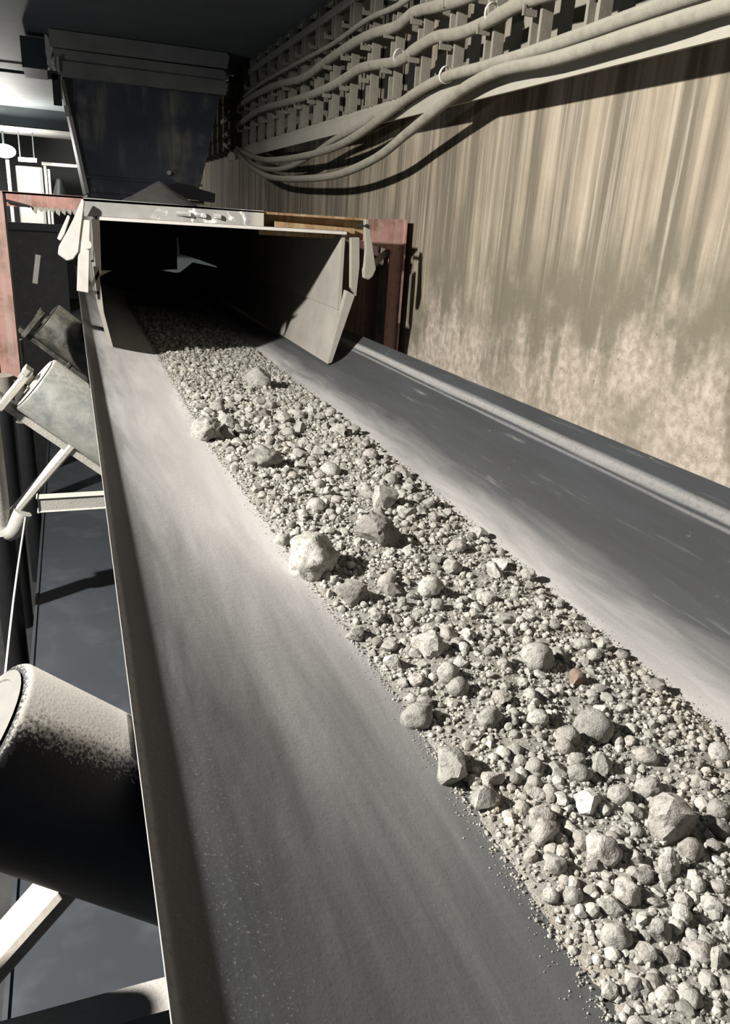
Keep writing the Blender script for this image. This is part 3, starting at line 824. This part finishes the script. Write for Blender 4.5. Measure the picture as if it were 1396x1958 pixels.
# ------------------------------------------------------------------ transfer hopper under the ceiling
YH = 4.9
t = thing('transfer_hopper', 'large tapered blue-grey steel hopper hanging below the dark ceiling', 'hopper', (.42, YH, .05))
bm = B()
f0 = [(.02, .615), (.862, .615), (.745, .14), (.700, .06), (.105, .045)]
f1 = [(.02, .615), (.862, .615), (.745, .14), (.700, .06), (.105, .045)]
prism(bm, f0, YH, YH + .95)
obj('body', bm, M['hopper'], t)
for z0, z1, x0, x1, dy in ((.750, .826, -.030, .895, .0), (.690, .742, -.012, .880, .015), (.618, .688, -.005, .888, .004)):
    bm = B(); prism(bm, [(x0, z0 - .004), (x1, z0), (x1 + .012, z1 - .015), (x1 - .006, z1), (x0, z1)], YH - .05 + dy, YH + 1.0)
    obj('rim_band', bm, M['hopper_rim'], t)
bm = B(); bar(bm, (.022, YH - .006, .60), (.112, YH - .006, .05), .018, .02, (0, 1, 0)); obj('corner_angle', bm, M['edge'], t)
bm = B(); bar(bm, (.030, YH - .02, .48), (.036, YH - .02, .43), .022, .03, (0, 1, 0)); obj('lug', bm, M['edge'], t)
bm = B(); box(bm, .11, .76, YH - .03, YH + .9, .030, .050); box(bm, .105, .755, YH - .012, YH, .130, .142); obj('outlet_flange', bm, M['hopper'], t)
bm = B(); prism(bm, [(.60, .14), (.815, .095), (.81, .045), (.44, .07)], YH - .10, YH - .06); obj('apron', bm, M['chute_dark'], t)
bm = cyl(B(), (.563, YH - .035, .190), (.563, YH, .190), .012, 8); obj('bolt', bm, M['edge'], t)
bm = B(); box(bm, -.175, -.052, YH + .1, YH + .5, .655, .802); obj('side_box', bm, M['girder'], t)
bm = B(); prism(bm, [(-.050, .80), (-.040, .80), (-.012, .74), (-.030, .69), (-.020, .62), (-.032, .62), (-.052, .72)], YH - .03, YH + .0); box(bm, .0, .010, YH - .06, YH - .045, .63, .70); obj('hanger_clip', bm, M['edge'], t)
bm = B(); box(bm, -.030, .012, YH - .05, YH - .02, .475, .62); box(bm, -.05, .0, YH - .05, YH - .03, .595, .635); obj('hanger', bm, M['girder'], t)

# ------------------------------------------------------------------ cable rack on the right wall
t = thing('cable_rack', 'long dust-covered steel cable rack of close upright brackets on the right wall', 'cable rack', (1.1, 3.0, .35))
ym = []
for k in range(30):
    y = .90 + .222 * k
    ym.append(y)
up_mesh = None
for k, y in enumerate(ym):
    if up_mesh is None:
        bm = B()
        # open channel: two lips and a web, standing off the wall
        box(bm, -.030, .0, -.034, -.024, -.215, .215); box(bm, -.030, .0, .006, .016, -.215, .215); box(bm, -.012, .0, -.024, .006, -.215, .215)
        box(bm, .0, .078, -.016, -.004, -.215, -.185); box(bm, .0, .078, -.016, -.004, .185, .215); box(bm, .0, .078, -.016, -.004, -.02, .02)
        bmesh.ops.recalc_face_normals(bm, faces=bm.faces)
        up_mesh = bpy.data.meshes.new('upright'); bm.to_mesh(up_mesh); bm.free()
        bm = B(); box(bm, .066, .078, -.070, .082, -.215, .215)
        bmesh.ops.recalc_face_normals(bm, faces=bm.faces)
        pl_mesh = bpy.data.meshes.new('mounting_plate'); bm.to_mesh(pl_mesh); bm.free()
        bm = B(); cyl(bm, (.060, -.052, -.165), (.068, -.052, -.165), .0065, 10)
        bm.normal_update(); ho_mesh = bpy.data.meshes.new('bolt_hole'); bm.to_mesh(ho_mesh); bm.free()
        bm = B(); box(bm, -.062, -.030, -.012, -.006, -.012, .002); box(bm, -.066, -.060, -.012, -.006, -.012, .010)
        bmesh.ops.recalc_face_normals(bm, faces=bm.faces)
        ar_mesh = bpy.data.meshes.new('cable_hook'); bm.to_mesh(ar_mesh); bm.free()
    o = link_mesh('upright', up_mesh, M['tray'], t); o.location = Vector((1.066, y, .60)) - Vector(t.location)
    p = link_mesh('mounting_plate', pl_mesh, M['tray'], o)
    for zz in (0, .145):
        p = link_mesh('bolt_hole', ho_mesh, M['hole'], o, (0, 0, zz))
    for zz in (-.13, -.03, .075):
        p = link_mesh('cable_hook', ar_mesh, M['tray'], o, (0, 0, zz))
bm = B(); prism(bm, [(1.036, .318), (1.044, .318), (1.044, .356), (1.148, .356), (1.148, .364), (1.066, .366), (1.060, .385), (1.050, .385), (1.044, .370), (1.036, .366)], .2, 5.6)
obj('bottom_rail', bm, M['rail'], t)
bm = B(); box(bm, 1.035, 1.045, 1.5, 6.0, .745, .775); obj('top_rail', bm, M['tray'], t)

def cable(label, pts, r, name='cable'):
    o = obj(name, tube(B(), pts, r, 12, 8), M['cable'], smooth=True)
    return tag(o, label, 'cable', 'cables on the wall rack')
cable('thick pale cable along the rack foot that sags lowest over the wall',
      [(.985, .55, .352), (1.008, 1.10, .356), (1.0, 1.301, .352), (1.0, 1.617, .349), (1.0, 1.848, .358), (1.0, 2.008, .346), (1.0, 2.157, .318), (1.0, 2.403, .262), (1.0, 2.664, .204), (1.0, 3.057, .164), (1.0, 3.496, .159), (1.0, 4.18, .180), (1.0, 4.694, .247), (1.01, 5.158, .345), (1.02, 5.611, .42)], .0145)
cable('upper sagging cable that leaves the rack foot further left and hangs above the lowest one',
      [(1.022, .6, .398), (1.026, 1.3, .393), (1.022, 1.669, .385), (1.018, 1.956, .384), (1.015, 2.2, .388), (1.012, 2.415, .368), (1.012, 2.668, .327), (1.015, 2.923, .291), (1.02, 3.232, .266), (1.02, 3.613, .258), (1.02, 4.088, .262), (1.025, 4.56, .285), (1.025, 5.065, .349), (1.03, 5.491, .42)], .0145)
cable('thinner cable looping beside the upper sagging cable below the rack',
      [(1.03, 2.52, .352), (1.026, 2.72, .345), (1.025, 2.95, .320), (1.03, 3.25, .297), (1.035, 3.55, .262), (1.035, 3.95, .225), (1.035, 4.45, .232), (1.03, 4.9, .290), (1.03, 5.4, .40)], .012)
cable('wavy cable lying on the lower row of rack hooks',
      [(1.01, .7, .475), (1.015, 1.2, .486), (1.02, 1.622, .486), (1.018, 1.811, .492), (1.018, 1.983, .484), (1.018, 2.128, .484), (1.018, 2.294, .500), (1.018, 2.441, .492), (1.018, 2.571, .480), (1.018, 2.906, .507), (1.018, 3.201, .493), (1.018, 3.561, .492), (1.018, 4.008, .507), (1.018, 4.574, .526), (1.02, 5.147, .50), (1.02, 5.6, .47)], .0165)
cable('wavy cable lying on the upper row of rack hooks',
      [(1.015, .9, .57), (1.015, 1.7, .572), (1.018, 2.057, .560), (1.018, 2.277, .575), (1.018, 2.463, .593), (1.018, 2.605, .581), (1.018, 2.818, .597), (1.018, 3.034, .600), (1.018, 3.351, .589), (1.018, 3.694, .573), (1.018, 4.225, .604), (1.018, 4.848, .610), (1.02, 5.314, .585), (1.02, 5.7, .56)], .0165)
cable('thin cable threaded above the upper wavy cable near the ceiling',
      [(1.02, 1.8, .655), (1.022, 2.3, .655), (1.022, 2.6, .640), (1.022, 2.9, .652), (1.022, 3.3, .640), (1.022, 3.9, .648), (1.022, 4.6, .652), (1.022, 5.5, .62)], .009)
for i, (y, z) in enumerate(((1.96, .500), (2.20, .395), (2.56, .492))):
    bm = B()
    pts = [(1.018 + .020 * math.cos(a), y + .004 * math.sin(2 * a), z + .020 * math.sin(a)) for a in np.linspace(0, 2 * math.pi, 13)]
    tube(bm, pts, .003, 6, 2)
    o = obj('cable_tie', bm, M['edge'], smooth=True)
    tag(o, ['shiny wire tie around the lower wavy cable near the frame top', 'wire tie where the upper sagging cable leaves the rack foot', 'wire tie around the lower wavy cable, farther along the rack'][i], 'cable tie')

# ------------------------------------------------------------------ far bay at the upper left
t = thing('ceiling_girder', 'dark steel girder crossing below the ceiling behind the hopper', 'girder', (-1.4, 9, .64))
obj('web', box(B(), -4, 1.1, 9.0, 9.02, .66, .83), M['girder'], t)
obj('bottom_flange', box(B(), -4, 1.1, 8.9, 9.6, .62, .645), M['hopper_rim'], t)
bm = tube(B(), [(-2.2, 6.35, .800), (-.9, 6.35, .800), (-.215, 6.35, .798), (.0, 6.35, .796)], .010, 8, 3)
tag(obj('conduit', bm, M['girder'], smooth=True), 'thin dark conduit running under the ceiling left of the hopper', 'conduit')
t = thing('bay_lamp', 'glowing lamp at the far left under the girder', 'lamp', (-.53, 9.2, .43))
bm = B(); bmesh.ops.create_uvsphere(bm, u_segments=20, v_segments=12, radius=1)
for v in bm.verts: v.co = Vector((-.56 + v.co.x * .11, 9.2 + v.co.y * .09, .435 + v.co.z * .065))
obj('lamp_globe', bm, M['lamp'], t, smooth=True)
obj('hanger', cyl(B(), (-.56, 9.2, .49), (-.56, 9.2, .62), .01, 8), M['girder'], t)
t = thing('tube_lamp', 'white tube lamp on the far rail beside the glowing lamp', 'lamp', (0, 9.1, .36))
obj('tube', cyl(B(), (-.43, 9.1, .365), (-.26, 9.1, .368), .020, 10), M['lamp'], t, smooth=True)
for x in (-.41, -.28):
    obj('hanger', cyl(B(), (x, 9.1, .37), (x, 9.1, .625), .006, 6), M['girder'], t)
t = thing('pipe_rail', 'white pipe rail with uprights standing in the far bay', 'railing', (-.2, 9.3, -1.3))
obj('top_pipe', cyl(B(), (-.22, 9.3, .350), (.30, 9.3, .352), .017, 10), M['white_pipe'], t, smooth=True)
for x, z1 in ((-.545, .36), (-.19, .33), (-.155, .30)):
    obj('upright', cyl(B(), (x, 9.3, -1.3), (x, 9.3, z1), .018 if x < -.5 else .013, 10), M['white_pipe'], t, smooth=True)
t = thing('bay_cabinet', 'bright white cabinet standing in the far bay under the lamp', 'cabinet', (-.33, 9.9, -1.3))
obj('body', box(B(), -.50, -.23, 9.8, 10.1, -1.3, .33), M['white_pipe'], t, bevel=.008)
obj('door', box(B(), -.49, -.25, 9.785, 9.8, -1.2, .31), M['white_pipe'], t, bevel=.004)
bm = cyl(B(), (-.06, 9.6, -.1), (-.06, 9.6, .22), .13, 20, .03)
tag(obj('cone_hopper', bm, M['girder'], smooth=True), 'small dark cone in the far bay behind the red beam', 'cone')
t = thing('dark_backdrop', 'added dark guard standing behind the left post', 'backdrop', (-.2, 3.9, -1.3))  # plain panel added to hide the lit back wall and keep this dark
obj('panel', box(B(), -.60, -.02, 3.9, 3.92, -1.3, -.10), M['dark_bar'], t)
bm = B(); box(bm, -.60, -.02, 3.88, 3.9, -.13, -.10); box(bm, -.05, -.02, 3.88, 3.9, -1.3, -.13); obj('frame', bm, M['chute_dark'], t)
bm = bar(B(), (-.150, 3.6, -.33), (-.128, 3.6, -.215), .02, .022, (0, 1, 0)); obj('handle', bm, M['edge'], t)
